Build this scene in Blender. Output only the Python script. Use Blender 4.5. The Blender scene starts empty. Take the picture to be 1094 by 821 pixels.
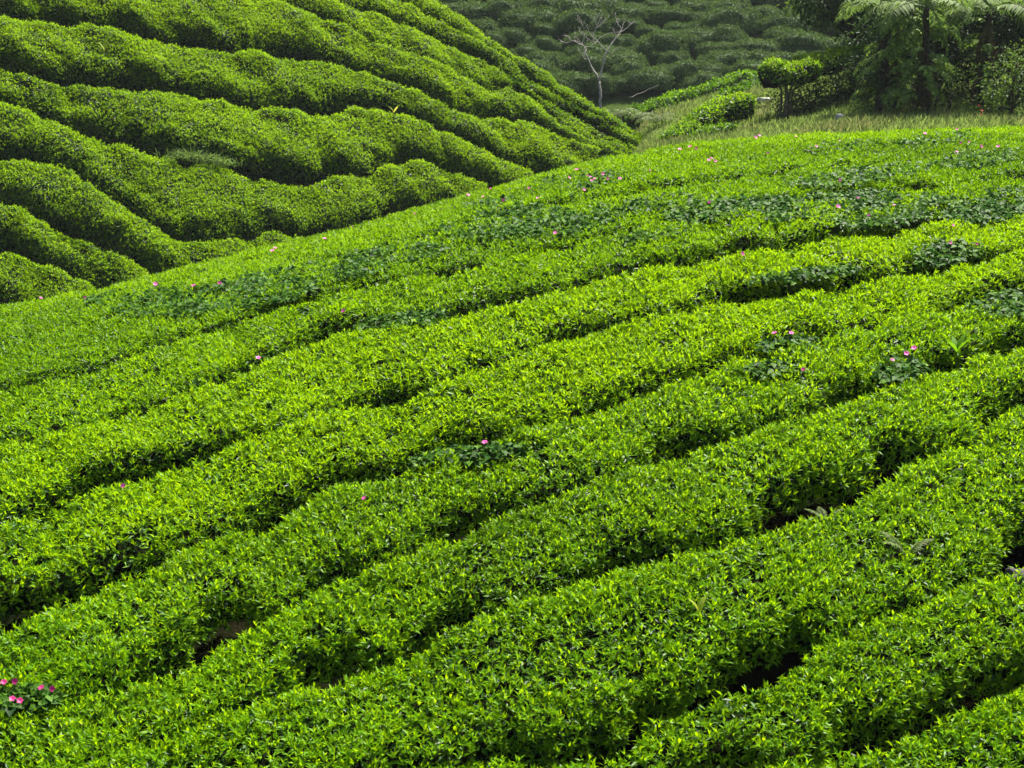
import bpy, math, random
import numpy as np

rng = np.random.default_rng(7)
random.seed(7)
SC = bpy.context.scene
COL = SC.collection
R = math.radians

# ------------------------------------------------------------------ camera
PITCH = R(8.0)
SP, CP = math.sin(PITCH), math.cos(PITCH)
F = 1500.0                    # focal length in pixels of a 1094 px wide frame
cam_d = bpy.data.cameras.new("camera")
cam = bpy.data.objects.new("camera", cam_d)
COL.objects.link(cam)
cam_d.sensor_width = 36.0
cam_d.lens = 36.0 * F / 1094.0
cam_d.clip_start = 0.1
cam_d.clip_end = 3000
cam.location = (0, 0, 0)
cam.rotation_euler = (R(90) - PITCH, 0, 0)
SC.camera = cam

# ------------------------------------------------------------------ light
SUN_EL, SUN_AZ = R(65), R(36)          # azimuth measured from +Y (view direction) to the right
world = bpy.data.worlds.new("World")
SC.world = world
world.use_nodes = True
wn = world.node_tree.nodes
bg = wn["Background"]
sky = wn.new("ShaderNodeTexSky")
sky.sky_type = 'NISHITA'
sky.sun_disc = False
sky.sun_elevation = SUN_EL
sky.sun_rotation = SUN_AZ
sky.dust_density = 3.0
world.node_tree.links.new(sky.outputs[0], bg.inputs[0])
bg.inputs[1].default_value = 0.058
sun_d = bpy.data.lights.new("sun", 'SUN')
sun_d.energy = 5.0
sun_d.angle = R(2.5)
sun_d.color = (1.0, 0.95, 0.86)
sun = bpy.data.objects.new("sun", sun_d)
COL.objects.link(sun)
sun.rotation_euler = (R(90) - SUN_EL, 0, math.pi - SUN_AZ)
SC.view_settings.view_transform = 'Standard'
SC.view_settings.look = 'None'
SC.view_settings.exposure = 1.8
SC.view_settings.gamma = 1.0

# ------------------------------------------------------------------ small maths
def nrm(a):
    return a / np.maximum(np.linalg.norm(a, axis=-1, keepdims=True), 1e-9)

_tabs = {}
def noise2(x, y, seed=0):
    """smooth value noise, about -1..1"""
    if seed not in _tabs:
        _tabs[seed] = np.random.default_rng(1000 + seed).uniform(-1, 1, (256, 256))
    t = _tabs[seed]
    x = np.asarray(x, float); y = np.asarray(y, float)
    xi = np.floor(x).astype(int); yi = np.floor(y).astype(int)
    fx = x - xi; fy = y - yi
    fx = fx * fx * (3 - 2 * fx); fy = fy * fy * (3 - 2 * fy)
    a = t[xi & 255, yi & 255]; b = t[(xi + 1) & 255, yi & 255]
    c = t[xi & 255, (yi + 1) & 255]; d = t[(xi + 1) & 255, (yi + 1) & 255]
    return (a * (1 - fx) + b * fx) * (1 - fy) + (c * (1 - fx) + d * fx) * fy

def lerp_line(pts, px):
    """y of a traced line at px, linear beyond its ends"""
    p = np.array(pts, float)
    y = np.interp(px, p[:, 0], p[:, 1])
    s0 = (p[1, 1] - p[0, 1]) / (p[1, 0] - p[0, 0]); s1 = (p[-1, 1] - p[-2, 1]) / (p[-1, 0] - p[-2, 0])
    y = np.where(px < p[0, 0], p[0, 1] + s0 * (px - p[0, 0]), y)
    y = np.where(px > p[-1, 0], p[-1, 1] + s1 * (px - p[-1, 0]), y)
    return y

def cam_to_world(u, v, c):
    """survey: ray (u, v) at depth c to a point of the place"""
    u, v, c = np.broadcast_arrays(np.asarray(u, float), np.asarray(v, float), np.asarray(c, float))
    h = -v * c
    return np.stack([u * c, c * CP + h * SP, -c * SP + h * CP], -1)

def at(px, py, c):
    return cam_to_world((np.asarray(px, float) - 547) / F, (np.asarray(py, float) - 410.5) / F, c)

# ------------------------------------------------------------------ terrain
CREST = [(-300, 385), (-120, 352), (0, 332), (100, 312), (200, 287), (300, 261), (400, 237), (500, 208), (600, 181),
         (690, 161), (760, 151), (850, 144), (1000, 139), (1094, 136), (1300, 128)]
_cu = np.linspace(-0.62, 0.55, 240)
_cv = (lerp_line(CREST, 547 + F * _cu) - 410.5) / F
_k = np.exp(-np.linspace(-2, 2, 25) ** 2); _k /= _k.sum()
_cvs = np.convolve(np.pad(_cv, 12, mode='edge'), _k, mode='valid')
GAM = 8.5
def crest_v(u):
    return np.interp(u, _cu, _cvs)
def crest_d(u):
    return 23.0 + 8.2 * np.clip(u, -0.5, 0.5)

def near_hill(x, y):
    """height of the pruned tea canopy of the near hill"""
    x = np.asarray(x, float); y = np.asarray(y, float)
    z = np.full(np.broadcast(x, y).shape, -1.5)
    for _ in range(6):
        c = np.maximum(y * CP - z * SP, 4.5)
        u = np.clip(x / c, -0.55, 0.5)
        D = crest_d(u)
        q = np.minimum(c, D + 14)
        h = -(crest_v(u) * c + GAM * (D - q) ** 2 / D ** 2 + 0.8 * (c - q))
        ye = np.maximum(y, 4.5)
        z = (h - ye * SP) / CP
    return z

def near_depth(px, py):
    """depth at which the ray of a traced point meets the near hill"""
    u = (np.asarray(px, float) - 547) / F; v = (np.asarray(py, float) - 410.5) / F
    D = crest_d(u); e = np.maximum(v - crest_v(u), 0.0015)
    g = GAM / D ** 2
    b = -(2 * g * D + e)
    return (-b - np.sqrt(np.maximum(b * b - 4 * g * g * D * D, 0))) / (2 * g)

def plane_coef(a, b, cc):
    return a + b * 547 + cc * 410.5, b * F, cc * F
LA, LB, LC = plane_coef(0.0270, -0.934e-5, 1.97e-5)
FA, FB, FC = plane_coef(0.01471, 0.0, 1.78e-5)
def plane_z(x, y, co):
    A, B, C = co
    return (y * (A * CP - C * SP) + B * x - 1) / (A * SP + C * CP)
def plane_depth(px, py, co):
    A, B, C = co
    return 1.0 / (A + B * (np.asarray(px, float) - 547) / F + C * (np.asarray(py, float) - 410.5) / F)

SIL = [(200, -210), (330, -110), (400, -50), (460, 3), (480, 16), (504, 32), (530, 51), (554, 66), (583, 83), (609, 99), (635, 117),
       (655, 129), (671, 137), (695, 150), (760, 185)]
_sx = np.linspace(200, 760, 60); _sy = lerp_line(SIL, _sx)
_sp = at(_sx, _sy, plane_depth(_sx, _sy, (LA, LB, LC)))
def left_hill(x, y):
    x = np.asarray(x, float); y = np.asarray(y, float)
    z = plane_z(x, y, (LA, LB, LC))
    yr = np.interp(x, _sp[:, 0], _sp[:, 1])
    q = np.maximum(y - yr, 0)
    z = z - np.where(q < 3, 0.42 * q * q, 0.42 * 9 + 2.0 * (q - 3))
    return np.minimum(z, 14.0)

def far_hill(x, y):
    z = plane_z(np.asarray(x, float), np.asarray(y, float), (FA, FB, FC))
    z = z + 0.5 * noise2(np.asarray(x) / 9, np.asarray(y) / 9, 3)
    return np.minimum(z, 26 + 2 * noise2(np.asarray(x) / 40, np.asarray(y) / 40, 4))

MEADOW = [(690, 156, 40), (740, 152, 34), (800, 148, 32), (930, 141, 30), (1100, 137, 30), (1250, 132, 30), (720, 134, 42), (800, 114, 43),
          (860, 116, 39), (925, 108, 37), (905, 86, 40), (1000, 122, 34), (1100, 104, 36), (840, 82, 47), (1100, 45, 44), (1250, 40, 42),
          (750, 106, 52), (900, 60, 46), (985, 60, 42), (1200, 95, 36)]
_mp = np.array([at(*m) for m in MEADOW])
def _tps(r2):
    return np.where(r2 > 1e-9, 0.5 * r2 * np.log(np.maximum(r2, 1e-9)), 0)
_d2 = ((_mp[:, None, :2] - _mp[None, :, :2]) ** 2).sum(-1)
_n = len(_mp)
_Am = np.zeros((_n + 3, _n + 3)); _Am[:_n, :_n] = _tps(_d2) + np.eye(_n) * 1.5
_Am[:_n, _n] = 1; _Am[:_n, _n + 1:] = _mp[:, :2]; _Am[_n:, :_n] = _Am[:_n, _n:].T
_wm = np.linalg.solve(_Am, np.concatenate([_mp[:, 2], np.zeros(3)]))
def meadow(x, y):
    x = np.asarray(x, float); y = np.asarray(y, float)
    sh = np.broadcast(x, y).shape
    xf = np.broadcast_to(x, sh).ravel(); yf = np.broadcast_to(y, sh).ravel()
    z = np.empty(xf.size)
    for i in range(0, xf.size, 40000):
        s = slice(i, i + 40000)
        r2 = (xf[s, None] - _mp[None, :, 0]) ** 2 + (yf[s, None] - _mp[None, :, 1]) ** 2
        z[s] = _tps(r2) @ _wm[:_n] + _wm[_n] + _wm[_n + 1] * xf[s] + _wm[_n + 2] * yf[s]
    z = np.clip(z, -6, 6)
    cx = 12.0
    d = np.sqrt(np.maximum((xf - cx) / 1.0, (cx - xf) / 1.0) ** 2 + ((yf - 40) / 1.1) ** 2)
    z = z - 0.06 * np.maximum(d - 13, 0) ** 2 - 0.8 * np.maximum(0.102 * yf - xf, 0) ** 1.5 - 1.2 * np.maximum(yf - 50.5, 0) ** 1.5
    return z.reshape(sh)

def ground_z(x, y, full=False):
    a = near_hill(x, y) - 0.72
    b = left_hill(x, y) - 1.05
    c = meadow(x, y)
    d = far_hill(x, y)
    z = np.maximum(np.maximum(a, b), np.maximum(c, d))
    z = np.maximum(z, -11.0)
    if full:
        return z, a, b, c, d
    return z

# ------------------------------------------------------------------ mesh helpers
def mesh_np(name, V, T, mats, attrs=None, smooth=False, mat_idx=None):
    me = bpy.data.meshes.new(name)
    V = np.ascontiguousarray(V, np.float32); T = np.ascontiguousarray(T, np.int32)
    k = T.shape[1]
    me.vertices.add(len(V)); me.vertices.foreach_set("co", V.ravel())
    me.loops.add(T.size); me.loops.foreach_set("vertex_index", T.ravel())
    me.polygons.add(len(T)); me.polygons.foreach_set("loop_start", np.arange(0, T.size, k, dtype=np.int32))
    if smooth:
        me.polygons.foreach_set("use_smooth", np.ones(len(T), dtype=bool))
    if mat_idx is not None:
        me.polygons.foreach_set("material_index", np.ascontiguousarray(mat_idx, np.int32))
    for m in mats:
        me.materials.append(m)
    for an, av in (attrs or {}).items():
        at_ = me.attributes.new(an, 'FLOAT', 'POINT')
        at_.data.foreach_set("value", np.ascontiguousarray(av, np.float32))
    me.update(calc_edges=True)
    return me

def link(name, data, parent=None, loc=None):
    o = bpy.data.objects.new(name, data)
    COL.objects.link(o)
    if parent is not None:
        o.parent = parent
        o.location = (0, 0, 0)
    if loc is not None:
        o.location = loc
    return o

def tag(o, label, cat, group=None, kind=None):
    if label: o["label"] = label
    if cat: o["category"] = cat
    if group: o["group"] = group
    if kind: o["kind"] = kind
    return o

def empty(name, loc):
    o = bpy.data.objects.new(name, None)
    o.empty_display_size = 0.2
    o.location = loc
    COL.objects.link(o)
    return o

class Geo:
    """collects vertices, triangles and two per-vertex values (age, tint)"""
    def __init__(s):
        s.V, s.T, s.A, s.H, s.n = [], [], [], [], 0
    def add(s, V, T, age, tint):
        V = V.reshape(-1, 3)
        s.V.append(V); s.T.append(T + s.n)
        s.A.append(np.broadcast_to(np.asarray(age, float), (len(V),)) if np.ndim(age) == 0 else age)
        s.H.append(np.broadcast_to(np.asarray(tint, float), (len(V),)) if np.ndim(tint) == 0 else tint)
        s.n += len(V)
    def arrays(s):
        return np.concatenate(s.V), np.concatenate(s.T), np.concatenate(s.A), np.concatenate(s.H)
    def mesh(s, name, mats, off=None, smooth=False):
        V, T, A, H = s.arrays()
        if off is not None:
            V = V - np.asarray(off)
        return mesh_np(name, V, T, mats, {"age": A, "tint": H}, smooth)

def leaf_geo(G, P, D, N, L, W, age, tint, hi=False, fold=0.22, droop=0.15, wide=0.42):
    n = len(P)
    if n == 0:
        return
    D = nrm(D)
    S = nrm(np.cross(D, N)); N = np.cross(S, D)
    L = np.broadcast_to(L, (n,))[:, None]; W = np.broadcast_to(W, (n,))[:, None]
    lf = P + D * L * wide - S * W * 0.5 + N * W * fold
    rt = P + D * L * wide + S * W * 0.5 + N * W * fold
    tip = P + D * L - N * L * droop
    if hi:
        mid = P + D * L * 0.5 + N * L * 0.02
        V = np.stack([P, lf, rt, mid, tip], 1)
        b = np.arange(n)[:, None] * 5
        T = np.concatenate([b + [0, 2, 3], b + [0, 3, 1], b + [3, 2, 4], b + [3, 4, 1]])
        k = 5
    else:
        V = np.stack([P, lf, rt, tip], 1)
        b = np.arange(n)[:, None] * 4
        T = np.concatenate([b + [0, 2, 3], b + [0, 3, 1]])
        k = 4
    G.add(V, T, np.repeat(np.broadcast_to(age, (n,)), k), np.repeat(np.broadcast_to(tint, (n,)), k))

def tube(pts, radii, seg=6):
    """one tapered tube as (V, T)"""
    pts = np.asarray(pts, float); radii = np.asarray(radii, float); n = len(pts)
    tg = np.gradient(pts, axis=0); tg = nrm(tg)
    ref = np.array([0.3, 0.2, 0.93]) if abs(tg[0][2]) < 0.9 else np.array([1.0, 0, 0])
    a = nrm(np.cross(tg, ref)); b = np.cross(tg, a)
    th = np.linspace(0, 2 * np.pi, seg, endpoint=False)
    V = pts[:, None] + radii[:, None, None] * (a[:, None] * np.cos(th)[None, :, None] + b[:, None] * np.sin(th)[None, :, None])
    V = np.concatenate([V.reshape(-1, 3), pts[:1], pts[-1:]])
    T = []
    for i in range(n - 1):
        for j in range(seg):
            k = (j + 1) % seg
            p, q, r, s = i * seg + j, i * seg + k, (i + 1) * seg + k, (i + 1) * seg + j
            T += [(p, q, r), (p, r, s)]
    c0, c1 = n * seg, n * seg + 1
    for j in range(seg):
        k = (j + 1) % seg
        T += [(c0, k, j), (c1, (n - 1) * seg + j, (n - 1) * seg + k)]
    return V, np.array(T)

def wobble(pts, n, amp):
    """resample a polyline and roughen it"""
    pts = np.asarray(pts, float)
    t = np.linspace(0, len(pts) - 1, n)
    q = np.stack([np.interp(t, np.arange(len(pts)), pts[:, k]) for k in range(3)], -1)
    w = rng.normal(0, amp, q.shape); w[0] = 0
    return q + w

# ------------------------------------------------------------------ materials
def mat_new(name):
    m = bpy.data.materials.new(name); m.use_nodes = True
    nt = m.node_tree; nt.nodes.clear()
    out = nt.nodes.new("ShaderNodeOutputMaterial")
    return m, nt, out

def ramp(nt, fac, stops):
    r = nt.nodes.new("ShaderNodeValToRGB")
    e = r.color_ramp.elements
    e[0].position, e[0].color = stops[0][0], (*stops[0][1], 1)
    e[1].position, e[1].color = stops[-1][0], (*stops[-1][1], 1)
    for p, c in stops[1:-1]:
        k = e.new(p); k.color = (*c, 1)
    nt.links.new(fac, r.inputs[0])
    return r.outputs[0]

def leaf_mat(name, stops, tstops, rough=0.42, spec=0.35, trans=0.42, gloss=1.0):
    """age picks the colour between young and old and carries painted shade; tint shifts value a little; leaves let light through"""
    m, nt, out = mat_new(name)
    N = nt.nodes; Lk = nt.links
    a = N.new("ShaderNodeAttribute"); a.attribute_name = "age"
    t = N.new("ShaderNodeAttribute"); t.attribute_name = "tint"
    col = ramp(nt, a.outputs["Fac"], stops)
    tcol = ramp(nt, a.outputs["Fac"], tstops)
    outs = []
    for c in (col, tcol):
        hs = N.new("ShaderNodeHueSaturation")
        mp = N.new("ShaderNodeMapRange"); mp.inputs[3].default_value = 0.72; mp.inputs[4].default_value = 1.3
        Lk.new(t.outputs["Fac"], mp.inputs[0]); Lk.new(mp.outputs[0], hs.inputs["Value"])
        mh = N.new("ShaderNodeMapRange"); mh.inputs[3].default_value = 0.515; mh.inputs[4].default_value = 0.485
        Lk.new(t.outputs["Fac"], mh.inputs[0]); Lk.new(mh.outputs[0], hs.inputs["Hue"])
        Lk.new(c, hs.inputs["Color"]); outs.append(hs.outputs[0])
    pr = N.new("ShaderNodeBsdfPrincipled")
    pr.inputs["Roughness"].default_value = rough
    ms = N.new("ShaderNodeMapRange"); ms.inputs[3].default_value = spec * 0.7; ms.inputs[4].default_value = spec * gloss
    Lk.new(a.outputs["Fac"], ms.inputs[0]); Lk.new(ms.outputs[0], pr.inputs["Specular IOR Level"])
    Lk.new(outs[0], pr.inputs["Base Color"])
    tr = N.new("ShaderNodeBsdfTranslucent"); Lk.new(outs[1], tr.inputs[0])
    mx = N.new("ShaderNodeMixShader"); mx.inputs[0].default_value = trans
    Lk.new(pr.outputs[0], mx.inputs[1]); Lk.new(tr.outputs[0], mx.inputs[2])
    Lk.new(mx.outputs[0], out.inputs[0])
    return m

def plain_mat(name, c0, c1, scale=8.0, rough=0.85, bump=0.4, spec=0.2):
    m, nt, out = mat_new(name)
    N = nt.nodes; Lk = nt.links
    tc = N.new("ShaderNodeTexCoord")
    nz = N.new("ShaderNodeTexNoise"); nz.inputs["Scale"].default_value = scale; nz.inputs["Detail"].default_value = 8
    Lk.new(tc.outputs["Object"], nz.inputs["Vector"])
    col = ramp(nt, nz.outputs["Fac"], [(0.3, c0), (0.7, c1)])
    pr = N.new("ShaderNodeBsdfPrincipled"); pr.inputs["Roughness"].default_value = rough
    pr.inputs["Specular IOR Level"].default_value = spec
    Lk.new(col, pr.inputs["Base Color"])
    bp = N.new("ShaderNodeBump"); bp.inputs["Strength"].default_value = bump; bp.inputs["Distance"].default_value = 0.05
    Lk.new(nz.outputs["Fac"], bp.inputs["Height"]); Lk.new(bp.outputs[0], pr.inputs["Normal"])
    Lk.new(pr.outputs[0], out.inputs[0])
    return m

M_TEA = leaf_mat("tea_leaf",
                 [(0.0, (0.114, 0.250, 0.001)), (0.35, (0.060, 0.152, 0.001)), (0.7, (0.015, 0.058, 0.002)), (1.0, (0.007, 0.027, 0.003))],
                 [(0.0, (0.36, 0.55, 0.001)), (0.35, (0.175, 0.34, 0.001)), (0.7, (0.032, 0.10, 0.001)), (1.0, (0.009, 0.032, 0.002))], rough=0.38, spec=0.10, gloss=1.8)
M_BUSH = leaf_mat("hazed_tea_leaf",  # tea leaf made paler and greyer, distance haze put into the colour
                  [(0.0, (0.085, 0.14, 0.035)), (0.5, (0.066, 0.115, 0.03)), (1.0, (0.045, 0.082, 0.024))],
                  [(0.0, (0.10, 0.17, 0.02)), (0.5, (0.06, 0.11, 0.02)), (1.0, (0.02, 0.045, 0.01))], rough=0.7, spec=0.1, trans=0.3)
M_VINE = leaf_mat("vine_leaf",
                  [(0.0, (0.075, 0.17, 0.008)), (0.5, (0.030, 0.088, 0.004)), (1.0, (0.010, 0.036, 0.004))],
                  [(0.0, (0.08, 0.17, 0.015)), (0.5, (0.035, 0.10, 0.015)), (1.0, (0.015, 0.05, 0.01))], rough=0.55, spec=0.1, trans=0.3)
M_TREE = leaf_mat("tree_leaf",
                  [(0.0, (0.075, 0.13, 0.02)), (0.5, (0.035, 0.075, 0.016)), (1.0, (0.016, 0.038, 0.012))],
                  [(0.0, (0.13, 0.2, 0.015)), (0.5, (0.06, 0.12, 0.012)), (1.0, (0.02, 0.045, 0.008))], rough=0.6, spec=0.15, trans=0.35)
M_FERN = leaf_mat("fern_frond",
                  [(0.0, (0.15, 0.24, 0.045)), (0.5, (0.085, 0.135, 0.03)), (0.8, (0.07, 0.07, 0.03)), (1.0, (0.085, 0.05, 0.025))],
                  [(0.0, (0.20, 0.32, 0.04)), (0.5, (0.10, 0.17, 0.03)), (0.8, (0.05, 0.055, 0.02)), (1.0, (0.05, 0.03, 0.015))], rough=0.65, spec=0.12, trans=0.35)
M_GRASS = leaf_mat("meadow_grass",
                   [(0.0, (0.25, 0.33, 0.08)), (0.5, (0.23, 0.30, 0.075)), (1.0, (0.30, 0.29, 0.11))],
                   [(0.0, (0.2, 0.27, 0.05)), (0.5, (0.15, 0.21, 0.045)), (1.0, (0.19, 0.17, 0.07))], rough=0.6, spec=0.1, trans=0.45)
M_CORE = plain_mat("shaded_twigs", (0.004, 0.006, 0.002), (0.011, 0.014, 0.005), 30, 1.0, 0.8, 0.0)  # near-black twigs, the darkness inside the hedges put into their colour
M_BARK = plain_mat("bark", (0.05, 0.04, 0.028), (0.13, 0.11, 0.08), 14, 0.9, 0.8)
M_DARKBARK = plain_mat("dark_bark", (0.012, 0.010, 0.008), (0.05, 0.038, 0.026), 18, 0.95, 0.9)
M_PALEWOOD = plain_mat("bleached_wood", (0.20, 0.18, 0.155), (0.40, 0.37, 0.33), 10, 0.8, 0.4)
M_STONE = plain_mat("stone", (0.22, 0.21, 0.19), (0.42, 0.41, 0.38), 12, 0.85, 0.7)
M_DARKSTONE = plain_mat("dark_stone", (0.025, 0.023, 0.02), (0.085, 0.078, 0.07), 9, 0.8, 0.7)
M_PINK = leaf_mat("pink_petal", [(0.0, (0.62, 0.10, 0.38)), (1.0, (0.45, 0.015, 0.16))], [(0.0, (0.7, 0.15, 0.45)), (1.0, (0.45, 0.01, 0.14))], rough=0.5, trans=0.35)
M_RED = leaf_mat("red_petal", [(0.0, (0.6, 0.05, 0.03)), (1.0, (0.45, 0.03, 0.03))], [(0.0, (0.6, 0.05, 0.03)), (1.0, (0.4, 0.03, 0.03))], rough=0.5, trans=0.3)
M_YELLOW = leaf_mat("yellow_leaf", [(0.0, (0.26, 0.32, 0.03)), (1.0, (0.2, 0.26, 0.03))], [(0.0, (0.5, 0.5, 0.05)), (1.0, (0.4, 0.42, 0.05))], trans=0.4)

def ground_mat():
    m, nt, out = mat_new("earth_and_grass")
    N = nt.nodes; Lk = nt.links
    tc = N.new("ShaderNodeTexCoord")
    n1 = N.new("ShaderNodeTexNoise"); n1.inputs["Scale"].default_value = 2.2; n1.inputs["Detail"].default_value = 10
    n2 = N.new("ShaderNodeTexNoise"); n2.inputs["Scale"].default_value = 0.25; n2.inputs["Detail"].default_value = 6
    for n in (n1, n2): Lk.new(tc.outputs["Object"], n.inputs["Vector"])
    soil = ramp(nt, n1.outputs["Fac"], [(0.3, (0.003, 0.003, 0.0015)), (0.55, (0.007, 0.006, 0.003)), (0.75, (0.007, 0.011, 0.003))])
    gr = ramp(nt, n1.outputs["Fac"], [(0.25, (0.03, 0.06, 0.012)), (0.5, (0.06, 0.105, 0.02)), (0.75, (0.09, 0.135, 0.03))])
    bare = ramp(nt, n1.outputs["Fac"], [(0.3, (0.032, 0.034, 0.018)), (0.7, (0.06, 0.055, 0.034))])
    a = N.new("ShaderNodeAttribute"); a.attribute_name = "grass"
    b = N.new("ShaderNodeAttribute"); b.attribute_name = "bare"
    m1 = N.new("ShaderNodeMix"); m1.data_type = 'RGBA'
    Lk.new(a.outputs["Fac"], m1.inputs[0]); Lk.new(soil, m1.inputs[6]); Lk.new(gr, m1.inputs[7])
    m2 = N.new("ShaderNodeMix"); m2.data_type = 'RGBA'
    Lk.new(b.outputs["Fac"], m2.inputs[0]); Lk.new(m1.outputs[2], m2.inputs[6]); Lk.new(bare, m2.inputs[7])
    pr = N.new("ShaderNodeBsdfPrincipled"); pr.inputs["Roughness"].default_value = 0.95
    pr.inputs["Specular IOR Level"].default_value = 0.0
    Lk.new(m2.outputs[2], pr.inputs["Base Color"])
    bp = N.new("ShaderNodeBump"); bp.inputs["Strength"].default_value = 0.9; bp.inputs["Distance"].default_value = 0.12
    Lk.new(n1.outputs["Fac"], bp.inputs["Height"]); Lk.new(bp.outputs[0], pr.inputs["Normal"])
    Lk.new(pr.outputs[0], out.inputs[0])
    return m
M_GROUND = ground_mat()

# ------------------------------------------------------------------ ground sheet
def axis(a, b, step, lo, hi):
    mid = np.arange(a, b + 1e-6, step)
    up = [b]; s = step
    while up[-1] < hi: s *= 1.25; up.append(up[-1] + s)
    dn = [a]; s = step
    while dn[-1] > lo: s *= 1.25; dn.append(dn[-1] - s)
    return np.concatenate([np.array(dn[1:])[::-1], mid, np.array(up[1:])])
gx = axis(-24, 26, 0.4, -900, 900); gy = axis(4, 80, 0.4, -700, 1300)
GX, GY = np.meshgrid(gx, gy)
gz, ga, gb, gc, gd = ground_z(GX, GY, True)
grass = np.where((gc >= gz - 0.02), 1.0, np.where(gd >= gz - 0.02, 0.5, 0.0))
grass = np.where((GY > 90) | (np.abs(GX) > 40), 0.35, grass)
tr0, tr1 = at(838, 18, plane_depth(838, 18, (FA, FB, FC)))[:2], at(768, 88, plane_depth(768, 88, (FA, FB, FC)))[:2]
dd = tr1 - tr0; tt = np.clip(((GX - tr0[0]) * dd[0] + (GY - tr0[1]) * dd[1]) / (dd @ dd), 0, 1)
dist = np.hypot(GX - tr0[0] - tt * dd[0], GY - tr0[1] - tt * dd[1])
bare = np.clip(1.0 - dist / 0.5 + 0.5 * noise2(GX, GY, 11), 0, 0.09) * (gd >= gz - 0.02)
gz = gz + 0.04 * noise2(GX / 0.8, GY / 0.8, 8)
nx, ny = len(gx), len(gy)
ii = (np.arange(ny - 1)[:, None] * nx + np.arange(nx - 1)[None]).ravel()
gT = np.stack([ii, ii + 1, ii + nx + 1, ii + nx], -1)
gme = mesh_np("ground", np.stack([GX, GY, gz], -1).reshape(-1, 3), gT, [M_GROUND], {"grass": grass.ravel(), "bare": bare.ravel()}, True)
gob = link("ground", gme)
gob["kind"] = "structure"

# ------------------------------------------------------------------ tea hedges
def shoots(G, P, Nn, size, nl, age, tint, hi, lean=0.55, spread=(18, 68)):
    """clusters of pointed leaves round an upright shoot"""
    n = len(P)
    up = np.array([0, 0, 1.0])
    A = nrm(lean * Nn + (1 - lean) * up + rng.normal(0, 0.22, (n, 3)))
    X = nrm(np.cross(A, rng.normal(0, 1, (n, 3)))); Y = np.cross(A, X)
    ph = rng.uniform(0, 2 * np.pi, n)
    for j in range(nl):
        th = np.radians(rng.uniform(*spread, n)) * (0.55 + 0.6 * (nl - j) / nl)
        f = ph + j * 2.4 + rng.normal(0, 0.3, n)
        rad = X * np.cos(f)[:, None] + Y * np.sin(f)[:, None]
        D = A * np.cos(th)[:, None] + rad * np.sin(th)[:, None]
        N = A * np.sin(th)[:, None] - rad * np.cos(th)[:, None]
        L = size * rng.uniform(0.7, 1.25, n) * (0.75 + 0.35 * (nl - j) / nl)
        W = L * rng.uniform(0.25, 0.36, n)
        P0 = P + A * (size * 0.16 * j) - A * size * 0.35
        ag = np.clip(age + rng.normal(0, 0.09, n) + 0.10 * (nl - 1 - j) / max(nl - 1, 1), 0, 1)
        leaf_geo(G, P0, D, N, L, W, ag, np.clip(tint + rng.normal(0, 0.16, n), 0, 1), hi, droop=rng.uniform(0.02, 0.22, n)[:, None])

def shell(EN, EF, top_fn, H, n_exp, lump, lump_scale, ns, seed, neck=0.82, crease=0.0):
    """grid of points over a hedge between its near and far edge (plan), top following top_fn"""
    nt = len(EN)
    th = np.linspace(0.02, np.pi - 0.02, ns)
    cs = np.sign(np.cos(th)) * np.abs(np.cos(th)) ** (2 / n_exp)
    sn = np.abs(np.sin(th)) ** (2 / n_exp)
    w = cs * (neck + (1 - neck) * np.minimum(sn * 1.35, 1))
    s = 0.5 - 0.5 * w
    XY = EN[:, None, :] * (1 - s)[None, :, None] + EF[:, None, :] * s[None, :, None]
    mid = 0.5 * (EN + EF)
    top = top_fn(XY[..., 0], XY[..., 1])
    Hc = np.broadcast_to(np.asarray(H, float), (nt,))[:, None]
    Z = top - Hc + Hc * sn[None, :]
    P = np.concatenate([XY, Z[..., None]], -1)
    gt = np.gradient(P, axis=0); gs = np.gradient(P, axis=1)
    Nn = nrm(np.cross(gs, gt))
    flip = np.sign((Nn[:, ns // 2, 2]).mean()); Nn = Nn * (flip if flip != 0 else 1)
    l = noise2(P[..., 0] / lump_scale + P[..., 2] / lump_scale, P[..., 1] / lump_scale + seed, seed) \
        + 0.5 * noise2(P[..., 0] / lump_scale * 2.3, P[..., 1] / lump_scale * 2.3 + P[..., 2] / lump_scale * 2, seed + 1)
    mid_s = np.concatenate([[0], np.cumsum(np.linalg.norm(np.diff(mid, axis=0), axis=1))])
    r2 = np.random.default_rng(seed)
    sk = np.cumsum(r2.uniform(0.8, 1.9, int(mid_s[-1] / 0.8) + 2))
    S_ = mid_s[:, None] + 0.22 * cs[None, :] * np.sin(seed) + 0.10 * noise2(P[..., 0] / .5, P[..., 1] / .5, seed + 2)
    cr = np.zeros(S_.shape)
    for q in sk:
        cr = np.maximum(cr, r2.uniform(0.3, 1.0) * np.exp(-((S_ - q) / 0.13) ** 2))
    P = P + Nn * (l * lump - cr * crease)[..., None]
    gt = np.gradient(P, axis=0); gs = np.gradient(P, axis=1)
    N2 = nrm(np.cross(gs, gt)) * (flip if flip != 0 else 1)
    return P, N2, sn

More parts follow.
